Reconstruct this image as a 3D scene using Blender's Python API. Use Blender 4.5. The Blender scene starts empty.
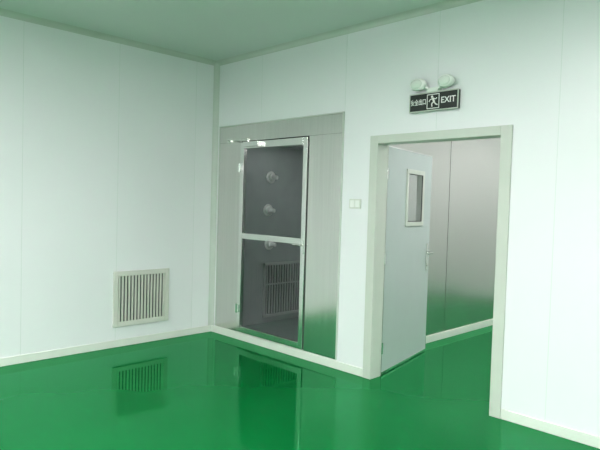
import bpy, bmesh, math
from mathutils import Vector, Matrix

sc = bpy.context.scene
COL = sc.collection

# ------------------------------------------------------------------ materials
def new_mat(name):
    m = bpy.data.materials.new(name); m.use_nodes = True
    nt = m.node_tree
    return m, nt, nt.nodes["Principled BSDF"]

def simple(name, col, rough=0.5, metal=0.0, var=0.03, scale=6.0, bump=0.0, coat=0.0, spec=0.5):
    m, nt, b = new_mat(name)
    tc = nt.nodes.new("ShaderNodeTexCoord")
    n = nt.nodes.new("ShaderNodeTexNoise"); n.inputs["Scale"].default_value = scale
    n.inputs["Detail"].default_value = 4
    nt.links.new(tc.outputs["Object"], n.inputs["Vector"])
    r = nt.nodes.new("ShaderNodeValToRGB")
    r.color_ramp.elements[0].position = 0.3; r.color_ramp.elements[1].position = 0.7
    r.color_ramp.elements[0].color = tuple(c*(1-var) for c in col)+(1,)
    r.color_ramp.elements[1].color = tuple(min(1, c*(1+var)) for c in col)+(1,)
    nt.links.new(n.outputs["Fac"], r.inputs["Fac"])
    nt.links.new(r.outputs["Color"], b.inputs["Base Color"])
    b.inputs["Roughness"].default_value = rough
    b.inputs["Metallic"].default_value = metal
    b.inputs["Coat Weight"].default_value = coat
    b.inputs["Specular IOR Level"].default_value = spec
    if bump:
        bp = nt.nodes.new("ShaderNodeBump"); bp.inputs["Strength"].default_value = bump
        bp.inputs["Distance"].default_value = 0.01
        nt.links.new(n.outputs["Fac"], bp.inputs["Height"])
        nt.links.new(bp.outputs["Normal"], b.inputs["Normal"])
    return m

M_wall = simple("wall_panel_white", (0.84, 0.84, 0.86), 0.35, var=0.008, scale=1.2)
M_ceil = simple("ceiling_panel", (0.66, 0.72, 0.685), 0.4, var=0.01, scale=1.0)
M_trim = simple("trim_aluminium_painted", (0.58, 0.62, 0.57), 0.35, var=0.02)
M_base = simple("baseboard_pvc", (0.76, 0.78, 0.72), 0.35, var=0.02)
M_seam = simple("panel_seam", (0.74, 0.77, 0.76), 0.5)
M_frame = simple("door_frame_paint", (0.58, 0.61, 0.55), 0.35, var=0.02)
M_leaf = simple("door_leaf_paint", (0.46, 0.52, 0.505), 0.35, var=0.015)
M_black = simple("sign_black", (0.012, 0.016, 0.014), 0.3)
M_white = simple("plastic_white", (0.82, 0.84, 0.80), 0.35)
M_plate = simple("switch_plate", (0.70, 0.71, 0.66), 0.35)
M_rock = simple("switch_rocker", (0.88, 0.88, 0.86), 0.3)
M_vent = simple("vent_painted", (0.66, 0.66, 0.60), 0.4)
M_rack = simple("return_grille_steel", (0.40, 0.42, 0.41), 0.35, metal=0.4)
M_shade = simple("painted_recess_shade", (0.05, 0.055, 0.05), 0.7)  # near-black colour standing in for shade behind grille and louvres
M_rubber = simple("gasket_rubber", (0.03, 0.03, 0.03), 0.6)
M_chrome = simple("chrome", (0.76, 0.77, 0.74), 0.2, metal=1.0)
M_nozzle = simple("nozzle_aluminium", (0.80, 0.81, 0.79), 0.3, metal=0.6)
M_lens = simple("lamp_lens", (0.75, 0.80, 0.74), 0.12, coat=0.6)
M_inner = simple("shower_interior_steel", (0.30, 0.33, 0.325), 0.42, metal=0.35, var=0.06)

def steel(name, col, rough, axis=2, bs=0.12, brush=0.06):
    m, nt, b = new_mat(name)
    tc = nt.nodes.new("ShaderNodeTexCoord")
    mp = nt.nodes.new("ShaderNodeMapping")
    s = [140, 140, 140]; s[axis] = 1.0
    mp.inputs["Scale"].default_value = s
    n = nt.nodes.new("ShaderNodeTexNoise"); n.inputs["Scale"].default_value = 1.0
    n.inputs["Detail"].default_value = 3
    nt.links.new(tc.outputs["Object"], mp.inputs["Vector"])
    nt.links.new(mp.outputs["Vector"], n.inputs["Vector"])
    mp2 = nt.nodes.new("ShaderNodeMapping"); s2 = [2.4, 2.4, 2.4]; s2[axis] = 0.6
    mp2.inputs["Scale"].default_value = s2
    nt.links.new(tc.outputs["Object"], mp2.inputs["Vector"])
    n2 = nt.nodes.new("ShaderNodeTexNoise"); n2.inputs["Scale"].default_value = 1.0
    n2.inputs["Detail"].default_value = 0
    nt.links.new(mp2.outputs["Vector"], n2.inputs["Vector"])
    mr = nt.nodes.new("ShaderNodeMapRange")
    mr.inputs["To Min"].default_value = rough*(1-brush*3); mr.inputs["To Max"].default_value = rough*(1+brush*3)
    nt.links.new(n.outputs["Fac"], mr.inputs["Value"])
    nt.links.new(mr.outputs["Result"], b.inputs["Roughness"])
    r = nt.nodes.new("ShaderNodeValToRGB")
    r.color_ramp.elements[0].position = 0.3; r.color_ramp.elements[1].position = 0.7
    r.color_ramp.elements[0].color = tuple(c*(1-brush) for c in col)+(1,)
    r.color_ramp.elements[1].color = tuple(min(1, c*(1+brush)) for c in col)+(1,)
    nt.links.new(n.outputs["Fac"], r.inputs["Fac"])
    nt.links.new(r.outputs["Color"], b.inputs["Base Color"])
    b.inputs["Metallic"].default_value = 1.0
    bp = nt.nodes.new("ShaderNodeBump"); bp.inputs["Strength"].default_value = bs
    bp.inputs["Distance"].default_value = 0.05
    nt.links.new(n2.outputs["Fac"], bp.inputs["Height"])
    nt.links.new(bp.outputs["Normal"], b.inputs["Normal"])
    return m
M_steel = steel("stainless_brushed", (0.66, 0.66, 0.63), 0.17, bs=0.5, brush=0.05)
M_steel2 = steel("stainless_corridor", (0.57, 0.58, 0.54), 0.24, bs=0.25, brush=0.01)

def floor_mat():
    m = bpy.data.materials.new("green_epoxy_floor"); m.use_nodes = True
    nt = m.node_tree; nt.nodes.clear()
    out = nt.nodes.new("ShaderNodeOutputMaterial")
    tc = nt.nodes.new("ShaderNodeTexCoord")
    n = nt.nodes.new("ShaderNodeTexNoise"); n.inputs["Scale"].default_value = 1.1; n.inputs["Detail"].default_value = 3
    nt.links.new(tc.outputs["Object"], n.inputs["Vector"])
    r = nt.nodes.new("ShaderNodeValToRGB")
    r.color_ramp.elements[0].position = 0.3; r.color_ramp.elements[1].position = 0.75
    r.color_ramp.elements[0].color = (0.000, 0.117, 0.022, 1)
    r.color_ramp.elements[1].color = (0.001, 0.134, 0.027, 1)
    nt.links.new(n.outputs["Fac"], r.inputs["Fac"])
    df = nt.nodes.new("ShaderNodeBsdfDiffuse"); nt.links.new(r.outputs["Color"], df.inputs["Color"])
    gl = nt.nodes.new("ShaderNodeBsdfGlossy"); gl.inputs["Color"].default_value = (0.28, 0.90, 0.50, 1)
    gl.inputs["Roughness"].default_value = 0.02
    fr = nt.nodes.new("ShaderNodeFresnel"); fr.inputs["IOR"].default_value = 1.58
    mx = nt.nodes.new("ShaderNodeMixShader")
    nt.links.new(fr.outputs[0], mx.inputs[0]); nt.links.new(df.outputs[0], mx.inputs[1])
    nt.links.new(gl.outputs[0], mx.inputs[2]); nt.links.new(mx.outputs[0], out.inputs[0])
    return m
M_floor = floor_mat()

def glass_mat(name, tint, base, grow):
    m = bpy.data.materials.new(name); m.use_nodes = True
    nt = m.node_tree; nt.nodes.clear()
    out = nt.nodes.new("ShaderNodeOutputMaterial")
    tr = nt.nodes.new("ShaderNodeBsdfTransparent"); tr.inputs[0].default_value = tint+(1,)
    gl = nt.nodes.new("ShaderNodeBsdfGlossy"); gl.inputs["Roughness"].default_value = 0.02
    lw = nt.nodes.new("ShaderNodeLayerWeight"); lw.inputs["Blend"].default_value = 0.5
    pw = nt.nodes.new("ShaderNodeMath"); pw.operation = 'POWER'; pw.inputs[1].default_value = 4.0
    ma = nt.nodes.new("ShaderNodeMath"); ma.operation = 'MULTIPLY_ADD'
    ma.inputs[1].default_value = grow; ma.inputs[2].default_value = base
    nt.links.new(lw.outputs["Facing"], pw.inputs[0]); nt.links.new(pw.outputs[0], ma.inputs[0])
    mx = nt.nodes.new("ShaderNodeMixShader")
    nt.links.new(ma.outputs[0], mx.inputs[0]); nt.links.new(tr.outputs[0], mx.inputs[1])
    nt.links.new(gl.outputs[0], mx.inputs[2]); nt.links.new(mx.outputs[0], out.inputs[0])
    return m
M_glass = glass_mat("glass_tinted", (0.88, 0.91, 0.91), 0.05, 0.6)
M_glass2 = glass_mat("glass_door_window", (0.80, 0.84, 0.83), 0.12, 0.4)

def emis(name, col, st):
    m, nt, b = new_mat(name)
    b.inputs["Base Color"].default_value = col+(1,)
    b.inputs["Emission Color"].default_value = col+(1,)
    b.inputs["Emission Strength"].default_value = st
    return m
M_lamp = emis("lamp_diffuser", (1.0, 0.95, 0.98), 42.0)
M_fill_corr = emis("fill_diffuser_corridor", (1.0, 0.99, 0.98), 42.0)  # glow for the unseen fill fixtures added beyond the doorway
M_fill_shower = emis("fill_panel_shower", (1.0, 0.99, 0.98), 3.2)  # weak glow for the fill panel added inside the shower

# ------------------------------------------------------------------ helpers
def empty(name, loc=(0, 0, 0)):
    e = bpy.data.objects.new(name, None); e.location = loc; e.empty_display_size = 0.1
    COL.objects.link(e); return e

def add_box(bm, x0, x1, y0, y1, z0, z1, mi=0):
    vs = [bm.verts.new((x, y, z)) for x in (x0, x1) for y in (y0, y1) for z in (z0, z1)]
    for f in ((0,1,3,2),(4,6,7,5),(0,4,5,1),(2,3,7,6),(0,2,6,4),(1,5,7,3)):
        fc = bm.faces.new([vs[i] for i in f]); fc.material_index = mi

def finish(name, bm, mats, parent=None, bevel=0.0, smooth=False):
    bmesh.ops.recalc_face_normals(bm, faces=bm.faces)
    me = bpy.data.meshes.new(name); bm.to_mesh(me); bm.free()
    for m in (mats if isinstance(mats, (list, tuple)) else [mats]): me.materials.append(m)
    o = bpy.data.objects.new(name, me); COL.objects.link(o)
    if smooth:
        for p in me.polygons: p.use_smooth = True
    if bevel:
        md = o.modifiers.new("bevel", "BEVEL"); md.width = bevel; md.segments = 2
        md.limit_method = 'ANGLE'; md.angle_limit = math.radians(40)
    if parent: o.parent = parent
    return o

def boxes(name, lst, mats, parent=None, bevel=0.0):
    bm = bmesh.new()
    for b in lst: add_box(bm, *b)
    return finish(name, bm, mats, parent, bevel)

def panes(name, lst, mat, parent):
    """thin glass sheets in the local XZ plane: (x0,x1,y,z0,z1)"""
    bm = bmesh.new()
    for x0, x1, y, z0, z1 in lst:
        bm.faces.new([bm.verts.new(p) for p in ((x0, y, z0), (x1, y, z0), (x1, y, z1), (x0, y, z1))])
    return finish(name, bm, mat, parent)

def add_cyl(bm, p0, p1, r, seg=20, r2=None, mi=0):
    p0 = Vector(p0); p1 = Vector(p1); d = p1-p0
    q = Vector((0, 0, 1)).rotation_difference(d).to_matrix().to_4x4()
    M = Matrix.Translation((p0+p1)/2) @ q
    res = bmesh.ops.create_cone(bm, cap_ends=True, segments=seg, radius1=r, radius2=r if r2 is None else r2, depth=d.length, matrix=M)
    for v in res['verts']:
        for f in v.link_faces: f.material_index = mi

H = 3.1
WT = 0.12
X_MAX, Y_MIN, Y_CORR = 8.0, -7.5, 5.2

# ------------------------------------------------------------------ room shell
boxes("floor", [(-0.15, X_MAX+0.15, Y_MIN-0.15, Y_CORR+0.15, -0.1, 0.0)], M_floor)
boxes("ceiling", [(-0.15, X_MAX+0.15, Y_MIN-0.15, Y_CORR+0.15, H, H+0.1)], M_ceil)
boxes("wall_left", [(-0.12, 0.0, Y_MIN, 0.12, 0, H)], M_wall)
boxes("wall_back", [
    (0.0, 0.10, 0.0, WT, 0.0, H),
    (0.10, 1.93, 0.0, WT, 2.345, H),
    (1.93, 2.30, 0.0, WT, 0.0, H),
    (2.30, 3.49, 0.0, WT, 2.07, H),
    (3.49, X_MAX, 0.0, WT, 0.0, H)], M_wall)
boxes("wall_right", [(X_MAX, X_MAX+0.12, Y_MIN, 0.12, 0, H)], M_wall)
boxes("wall_front", [(-0.12, X_MAX+0.12, Y_MIN-0.12, Y_MIN, 0, H)], M_wall)
boxes("wall_corridor_steel", [(1.87, 1.92, 0.12, 1.895, 0, H), (1.87, 1.92, 1.905, Y_CORR, 0, H), (1.87, 1.912, 1.895, 1.905, 0, H)], M_steel2)
boxes("wall_corridor_end", [(1.87, 5.3, Y_CORR, Y_CORR+0.1, 0, H)], M_wall)
boxes("wall_corridor_right", [(5.2, 5.3, 0.12, Y_CORR, 0, H)], M_wall)

# panel seams
boxes("trim_seam_left", [(0.0, 0.001, y-0.0025, y+0.0025, 0.07, H-0.05) for y in (-0.28, -1.195, -2.105, -3.02, -3.93)], M_seam)
boxes("trim_seam_back", [(x-0.0025, x+0.0025, -0.001, 0, z, H-0.05) for x, z in ((0.788, 2.36), (1.945, 0.08), (2.90, 2.13), (3.843, 0.08), (4.80, 0.08))], M_seam)

def cove(name, a, b, n1, n2, s, mat):
    """quarter-cove strip from a to b, legs s along n1 and n2"""
    bm = bmesh.new(); a = Vector(a); b = Vector(b); n1 = Vector(n1); n2 = Vector(n2)
    prof = [n1*0+n2*0]
    N = 8
    for i in range(N+1):
        t = math.pi/2*i/N
        prof.append(n1*(s*(1-math.sin(t))) + n2*(s*(1-math.cos(t))))
    ra = [bm.verts.new(a+p) for p in prof]; rb = [bm.verts.new(b+p) for p in prof]
    L = len(prof)
    for i in range(L): bm.faces.new((ra[i], ra[(i+1) % L], rb[(i+1) % L], rb[i]))
    bm.faces.new(ra); bm.faces.new(list(reversed(rb)))
    return finish(name, bm, mat)
cove("trim_ceiling_left", (0, Y_MIN, H), (0, 0, H), (1, 0, 0), (0, 0, -1), 0.05, M_trim)
cove("trim_ceiling_back", (0, 0, H), (X_MAX, 0, H), (0, -1, 0), (0, 0, -1), 0.05, M_trim)
cove("trim_corner", (0, 0, 0), (0, 0, H), (1, 0, 0), (0, -1, 0), 0.05, M_trim)
boxes("baseboard_left", [(0.0, 0.014, Y_MIN, 0.0, 0.0, 0.075)], M_base, bevel=0.004)
boxes("baseboard_back", [(0.0, 2.258, -0.014, 0.0, 0.0, 0.075), (3.532, X_MAX, -0.014, 0.0, 0.0, 0.075)], M_base, bevel=0.004)
boxes("baseboard_corridor", [(1.92, 1.935, 0.13, Y_CORR, 0.0, 0.08)], M_base, bevel=0.004)

# ------------------------------------------------------------------ air shower
AS = empty("air_shower", (0, 0, 0))
yf = -0.012
boxes("front_panel", [
    (0.094, 0.49, yf, 0.06, 0.085, 2.165),
    (1.515, 1.935, yf, 0.06, 0.085, 2.165),
    (0.094, 1.935, yf, 0.06, 2.165, 2.345)], M_steel, AS, 0.003)
boxes("sill", [(0.10, 1.93, -0.006, 0.10, 0.0, 0.085)], M_base, AS, 0.003)
boxes("edge_trim", [(0.085, 0.094, yf-0.004, 0, 0.085, 2.355), (1.935, 1.946, yf-0.004, 0, 0.085, 2.355),
                    (0.085, 1.946, yf-0.004, 0, 2.345, 2.356)], M_trim, AS)
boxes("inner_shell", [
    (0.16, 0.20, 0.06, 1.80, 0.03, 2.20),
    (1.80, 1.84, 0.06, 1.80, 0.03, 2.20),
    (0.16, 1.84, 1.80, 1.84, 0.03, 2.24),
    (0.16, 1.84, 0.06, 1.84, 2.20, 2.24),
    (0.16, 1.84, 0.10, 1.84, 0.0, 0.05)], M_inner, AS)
boxes("interior_fill_panel", [(0.70, 1.30, 0.5, 1.4, 2.185, 2.20)], M_fill_shower, AS)  # added glowing panel, brightens nozzles and grille behind the glass
# door with aluminium frame
dx0, dx1, dz0, dz1 = 0.495, 1.51, 0.095, 2.155
boxes("door_frame_bars", [
    (dx0, dx0+0.055, -0.03, 0.015, dz0, dz1), (dx1-0.055, dx1, -0.03, 0.015, dz0, dz1),
    (dx0+0.055, dx1-0.055, -0.03, 0.015, dz1-0.07, dz1), (dx0+0.055, dx1-0.055, -0.03, 0.015, dz0, dz0+0.06),
    (dx0+0.055, dx1-0.055, -0.03, 0.015, 1.115, 1.175)], M_chrome, AS, 0.003)
boxes("door_gasket", [
    (dx0-0.006, dx0, -0.018, 0.01, dz0, dz1), (dx1, dx1+0.006, -0.018, 0.01, dz0, dz1),
    (dx0, dx1, -0.018, 0.01, dz1, dz1+0.008)], M_rubber, AS)
panes("door_glass", [(dx0+0.05, dx1-0.05, -0.006, 1.17, dz1-0.065),
                     (dx0+0.05, dx1-0.05, -0.006, dz0+0.055, 1.12)], M_glass, AS)
# hinges, closer, handle
bm = bmesh.new()
for z in (0.35, 1.88):
    add_cyl(bm, (dx0-0.005, -0.036, z-0.05), (dx0-0.005, -0.036, z+0.05), 0.011)
    add_box(bm, dx0-0.045, dx0+0.04, -0.036, -0.028, z-0.04, z+0.04)
finish("hinges", bm, M_chrome, AS, 0.002)
bm = bmesh.new()
add_box(bm, 0.60, 0.84, -0.085, -0.03, 2.10, 2.15)
add_cyl(bm, (0.66, -0.06, 2.15), (0.66, -0.06, 2.185), 0.014)
add_cyl(bm, (0.66, -0.06, 2.18), (0.40, -0.14, 2.18), 0.008)
add_cyl(bm, (0.40, -0.14, 2.18), (0.28, -0.02, 2.18), 0.008)
add_box(bm, 0.255, 0.31, -0.03, -0.01, 2.16, 2.20)
finish("door_closer", bm, M_chrome, AS, 0.002)
bm = bmesh.new()
add_box(bm, dx1-0.042, dx1-0.014, -0.036, -0.028, 1.02, 1.16)
add_cyl(bm, (dx1-0.028, -0.03, 1.11), (dx1-0.028, -0.065, 1.11), 0.008)
add_cyl(bm, (dx1-0.024, -0.065, 1.11), (dx1-0.13, -0.065, 1.108), 0.008)
finish("lever_handle_shower", bm, M_chrome, AS)
# nozzles on left inner wall
bm = bmesh.new()
for (yy, zz) in ((0.68, 1.82), (0.65, 1.42), (0.68, 1.01)):
    add_cyl(bm, (0.20, yy, zz), (0.212, yy, zz), 0.072, 28)
    add_cyl(bm, (0.212, yy, zz), (0.245, yy, zz), 0.052, 28, 0.042)
    add_cyl(bm, (0.245, yy, zz), (0.30, yy+0.02, zz-0.005), 0.030, 24, 0.024)
finish("air_nozzles", bm, M_nozzle, AS, 0.002)
# return air grille on left inner wall
g = []
gy0, gy1, gz0, gz1 = 0.60, 1.24, 0.12, 0.78
g += [(0.20, 0.225, gy0, gy0+0.03, gz0, gz1), (0.20, 0.225, gy1-0.03, gy1, gz0, gz1),
      (0.20, 0.225, gy0, gy1, gz0, gz0+0.03), (0.20, 0.225, gy0, gy1, gz1-0.03, gz1),
      (0.20, 0.222, gy0, gy1, (gz0+gz1)/2+0.06, (gz0+gz1)/2+0.075)]
for i in range(13):
    y = gy0+0.06+i*(gy1-gy0-0.12)/12
    g.append((0.201, 0.22, y-0.007, y+0.007, gz0+0.03, gz1-0.03))
boxes("return_grille", g, M_rack, AS, 0.001)
boxes("return_grille_shade_sheet", [(0.2, 0.203, gy0+0.02, gy1-0.02, gz0+0.02, gz1-0.02)], M_shade, AS)  # flat dark sheet, paints the shade between the grille bars

# ------------------------------------------------------------------ door 1
D = empty("door_1", (2.335, 0.15, 0))
DF = boxes("trim_door_frame", [
    (2.26, 2.345, -0.018, 0.0, 0, 2.115), (3.445, 3.53, -0.018, 0.0, 0, 2.115), (2.345, 3.445, -0.018, 0.0, 2.045, 2.115),
    (2.30, 2.345, 0.0, 0.135, 0, 2.07), (3.445, 3.49, 0.0, 0.135, 0, 2.07), (2.345, 3.445, 0.0, 0.135, 2.045, 2.07)], M_frame, None, 0.004)
LW, LH, LT = 1.085, 2.035, 0.045
D.rotation_euler = (0, 0, math.radians(102))
wx0, wx1, wz0, wz1 = 0.455, 0.845, 1.355, 1.84
leaf = boxes("leaf", [
    (0, wx0, 0, LT, 0.012, LH), (wx1, LW, 0, LT, 0.012, LH),
    (wx0, wx1, 0, LT, 0.012, wz0), (wx0, wx1, 0, LT, wz1, LH)], M_leaf, D)
boxes("leaf_edge", [(-0.002, LW+0.002, -0.003, LT+0.003, LH, LH+0.008), (LW, LW+0.006, -0.003, LT+0.003, 0.01, LH+0.008),
                    (-0.004, 0, -0.003, LT+0.003, 0.01, LH+0.008), (0, LW, -0.004, LT+0.004, 0.008, 0.03)], M_chrome, D)
boxes("window_frame", [
    (wx0-0.03, wx0+0.012, -0.012, LT+0.012, wz0-0.03, wz1+0.03), (wx1-0.012, wx1+0.03, -0.012, LT+0.012, wz0-0.03, wz1+0.03),
    (wx0+0.012, wx1-0.012, -0.012, LT+0.012, wz0-0.03, wz0+0.012), (wx0+0.012, wx1-0.012, -0.012, LT+0.012, wz1-0.012, wz1+0.03)], M_frame, D, 0.004)
boxes("window_gasket", [
    (wx0+0.012, wx0+0.022, -0.006, 0.0, wz0+0.012, wz1-0.012), (wx1-0.022, wx1-0.012, -0.006, 0.0, wz0+0.012, wz1-0.012),
    (wx0+0.022, wx1-0.022, -0.006, 0.0, wz0+0.012, wz0+0.020), (wx0+0.022, wx1-0.022, -0.006, 0.0, wz1-0.020, wz1-0.012)], M_rubber, D)
panes("window_glass", [(wx0+0.012, wx1-0.012, -0.003, wz0+0.012, wz1-0.012)], M_glass2, D)
bm = bmesh.new()
for s in (-1, 1):
    y0 = LT if s == 1 else 0.0
    add_box(bm, LW-0.085, LW-0.04, min(y0, y0+s*0.010), max(y0, y0+s*0.010), 0.86, 1.14)
    add_cyl(bm, (LW-0.062, y0, 1.05), (LW-0.062, y0+s*0.065, 1.05), 0.013)
    add_cyl(bm, (LW-0.056, y0+s*0.062, 1.05), (LW-0.20, y0+s*0.062, 1.045), 0.012)
    add_cyl(bm, (LW-0.062, y0, 0.92), (LW-0.062, y0+s*0.018, 0.92), 0.016)
finish("lever_handle", bm, M_chrome, D, 0.002)
bm = bmesh.new()
for z in (0.25, 1.05, 1.80):
    add_cyl(bm, (-0.012, -0.008, z-0.05), (-0.012, -0.008, z+0.05), 0.009)
finish("hinges_leaf", bm, M_chrome, D)

# ------------------------------------------------------------------ wall vent on left wall
V = empty("vent_grille", (0, -0.9, 0.49))
def vb(name, lst, mat, bev=0.0):
    return boxes(name, [(a, b, c+0.9, d+0.9, e-0.49, f-0.49) for a, b, c, d, e, f in lst], mat, V, bev)
vy0, vy1, vz0, vz1 = -1.228, -0.588, 0.205, 0.772
fw = 0.05
vb("frame", [(0.0, 0.02, vy0, vy0+fw, vz0, vz1), (0.0, 0.02, vy1-fw, vy1, vz0, vz1),
             (0.0, 0.02, vy0+fw, vy1-fw, vz0, vz0+fw), (0.0, 0.02, vy0+fw, vy1-fw, vz1-fw, vz1)], M_vent, 0.004)
n = 15
bm = bmesh.new()
for i in range(n):
    y = vy0+fw+0.014+i*(vy1-vy0-2*fw-0.028)/(n-1)+0.9
    add_box(bm, 0.002, 0.017, y-0.009, y+0.009, vz0+fw-0.49, vz1-fw-0.49)
finish("louvres", bm, M_vent, V, 0.002)
vb("shade_sheet", [(0.0, 0.002, vy0+fw, vy1-fw, vz0+fw, vz1-fw)], M_shade)  # thin dark backing, recess shade painted on as colour

# ------------------------------------------------------------------ light switch
S = empty("light_switch", (2.105, 0, 1.525))
boxes("plate", [(-0.066, 0.066, -0.010, 0.0, -0.043, 0.043)], M_plate, S, 0.003)
bm = bmesh.new()
add_box(bm, -0.052, -0.006, -0.015, -0.009, -0.030, 0.030)
add_box(bm, 0.006, 0.052, -0.015, -0.009, -0.030, 0.030)
finish("rockers", bm, M_rock, S, 0.002)

# ------------------------------------------------------------------ emergency exit sign
E = empty("emergency_exit_sign", (2.885, 0, 2.345))
boxes("sign_box", [(-0.218, 0.218, -0.035, 0.0, -0.072, 0.072)], M_black, E, 0.004)
boxes("sign_border", [(-0.218, 0.218, -0.038, -0.030, 0.066, 0.074), (-0.218, 0.218, -0.038, -0.030, -0.074, -0.066),
                      (-0.220, -0.213, -0.038, -0.030, -0.074, 0.074), (0.213, 0.220, -0.038, -0.030, -0.074, 0.074)], M_frame, E)
def text(name, body, x, z, size, sx=1.0):
    c = bpy.data.curves.new(name, 'FONT'); c.body = body; c.size = size
    c.align_x = 'CENTER'; c.align_y = 'CENTER'; c.extrude = 0.0008; c.offset = 0.0008
    c.materials.append(M_white)
    o = bpy.data.objects.new(name, c); COL.objects.link(o); o.parent = E
    o.location = (x, -0.0365, z); o.rotation_euler = (math.pi/2, 0, 0); o.scale = (sx, 1, 1)
    return o
text("text_chinese", "安全出口", -0.134, 0.0, 0.050, 0.72)
text("text_exit", "EXIT", 0.134, 0.0, 0.066, 0.95)
# running man pictogram
bm = bmesh.new()
def flat_seg(p, q, w):
    p = Vector(p); q = Vector(q); d = (q-p).normalized(); nn = Vector((-d.y, d.x))*w/2
    pts = [p+nn, p-nn, q-nn, q+nn]
    f = [bm.verts.new((a.x, -0.0365, a.y)) for a in pts]; k = [bm.verts.new((a.x, -0.0345, a.y)) for a in pts]
    bm.faces.new(f); bm.faces.new(list(reversed(k)))
    for i in range(4): bm.faces.new((f[i], k[i], k[(i+1) % 4], f[(i+1) % 4]))
cx = 0.0
add_cyl(bm, (cx-0.010, -0.0365, 0.036), (cx-0.010, -0.0345, 0.036), 0.010, 16)
for p, q, w in (((-0.004, 0.026), (0.010, -0.006), 0.017), ((-0.002, 0.022), (-0.028, 0.014), 0.007), ((-0.028, 0.014), (-0.036, -0.002), 0.007),
                ((0.002, 0.022), (0.024, 0.016), 0.007), ((0.024, 0.016), (0.034, 0.026), 0.007),
                ((0.008, -0.004), (-0.012, -0.018), 0.009), ((-0.012, -0.018), (-0.008, -0.042), 0.009),
                ((0.010, -0.004), (0.024, -0.024), 0.009), ((0.024, -0.024), (0.042, -0.030), 0.009)):
    flat_seg(p, q, w)
for p, q, w in (((-0.053, -0.054), (-0.053, 0.054), 0.006), ((0.053, -0.054), (0.053, 0.054), 0.006),
                ((-0.056, 0.054), (0.056, 0.054), 0.006), ((-0.056, -0.054), (0.056, -0.054), 0.006)):
    flat_seg(p, q, w)
finish("running_man_pictogram", bm, M_white, E)
# twin lamp heads
bm = bmesh.new()
add_box(bm, -0.05, 0.05, -0.05, 0.0, 0.074, 0.105)
for sx in (-1, 1):
    add_cyl(bm, (sx*0.03, -0.03, 0.095), (sx*0.085, -0.045, 0.12), 0.012)
finish("lamp_bracket", bm, M_white, E, 0.003)
for sx in (-1, 1):
    bm = bmesh.new()
    cx = sx*0.125
    bmesh.ops.create_uvsphere(bm, u_segments=28, v_segments=14, radius=1.0)
    for v in list(bm.verts):
        y = v.co.y
        v.co = Vector((v.co.x*0.070, v.co.y*0.055, v.co.z*0.050))
        if y < -0.55: v.co.y = -0.55*0.055
    bmesh.ops.translate(bm, verts=bm.verts, vec=(cx, -0.06, 0.138))
    finish("lamp_head", bm, M_white, E, smooth=True)
    bm = bmesh.new()
    bmesh.ops.create_uvsphere(bm, u_segments=24, v_segments=12, radius=1.0)
    for v in bm.verts: v.co = Vector((v.co.x*0.052, v.co.y*0.014, v.co.z*0.036))
    bmesh.ops.translate(bm, verts=bm.verts, vec=(cx, -0.092, 0.138))
    finish("lamp_lens", bm, M_lens, E, smooth=True)

# ------------------------------------------------------------------ ceiling lights (modelled fixtures, corridor pair added)
def ceiling_light(x, y, lx, ly, m):
    c = empty("ceiling_light", (x, y, H))
    boxes("housing", [(-lx/2-0.02, lx/2+0.02, -ly/2-0.02, -ly/2, -0.05, 0), (-lx/2-0.02, lx/2+0.02, ly/2, ly/2+0.02, -0.05, 0),
                      (-lx/2-0.02, -lx/2, -ly/2, ly/2, -0.05, 0), (lx/2, lx/2+0.02, -ly/2, ly/2, -0.05, 0)], M_white, c, 0.003)
    boxes("diffuser", [(-lx/2, lx/2, -ly/2, ly/2, -0.042, -0.01)], m, c)
for x, y in ((3.6, -2.9), (6.4, -2.9), (3.6, -5.4), (6.4, -5.4), (1.3, -5.4)):
    ceiling_light(x, y, 1.2, 0.6, M_lamp)
ceiling_light(3.6, 1.6, 1.2, 0.3, M_fill_corr)  # unseen fixture added to light the room behind the door
ceiling_light(3.6, 4.0, 1.2, 0.3, M_fill_corr)  # second added fill fixture, deeper in and out of view

w = bpy.data.worlds.new("World"); sc.world = w; w.use_nodes = True
w.node_tree.nodes["Background"].inputs[0].default_value = (0.8, 0.9, 0.85, 1)
w.node_tree.nodes["Background"].inputs[1].default_value = 0.2

# ------------------------------------------------------------------ camera
yaw, pitch, roll = 0.7873, -0.0377, 0.0291
f = Vector((-math.sin(yaw)*math.cos(pitch), math.cos(yaw)*math.cos(pitch), math.sin(pitch)))
r = Vector((math.cos(yaw), math.sin(yaw), 0)); u = r.cross(f)
r2 = r*math.cos(roll)+u*math.sin(roll); u2 = -r*math.sin(roll)+u*math.cos(roll)
cd = bpy.data.cameras.new("camera"); cam = bpy.data.objects.new("camera", cd); COL.objects.link(cam)
M = Matrix((r2, u2, -f)).transposed().to_4x4(); M.translation = Vector((5.3545, -3.9285, 1.5124))
cam.matrix_world = M
cd.sensor_width = 36; cd.lens = 568.676*36/600; cd.clip_start = 0.05
sc.camera = cam
sc.view_settings.view_transform = 'Standard'
sc.view_settings.exposure = 0.0
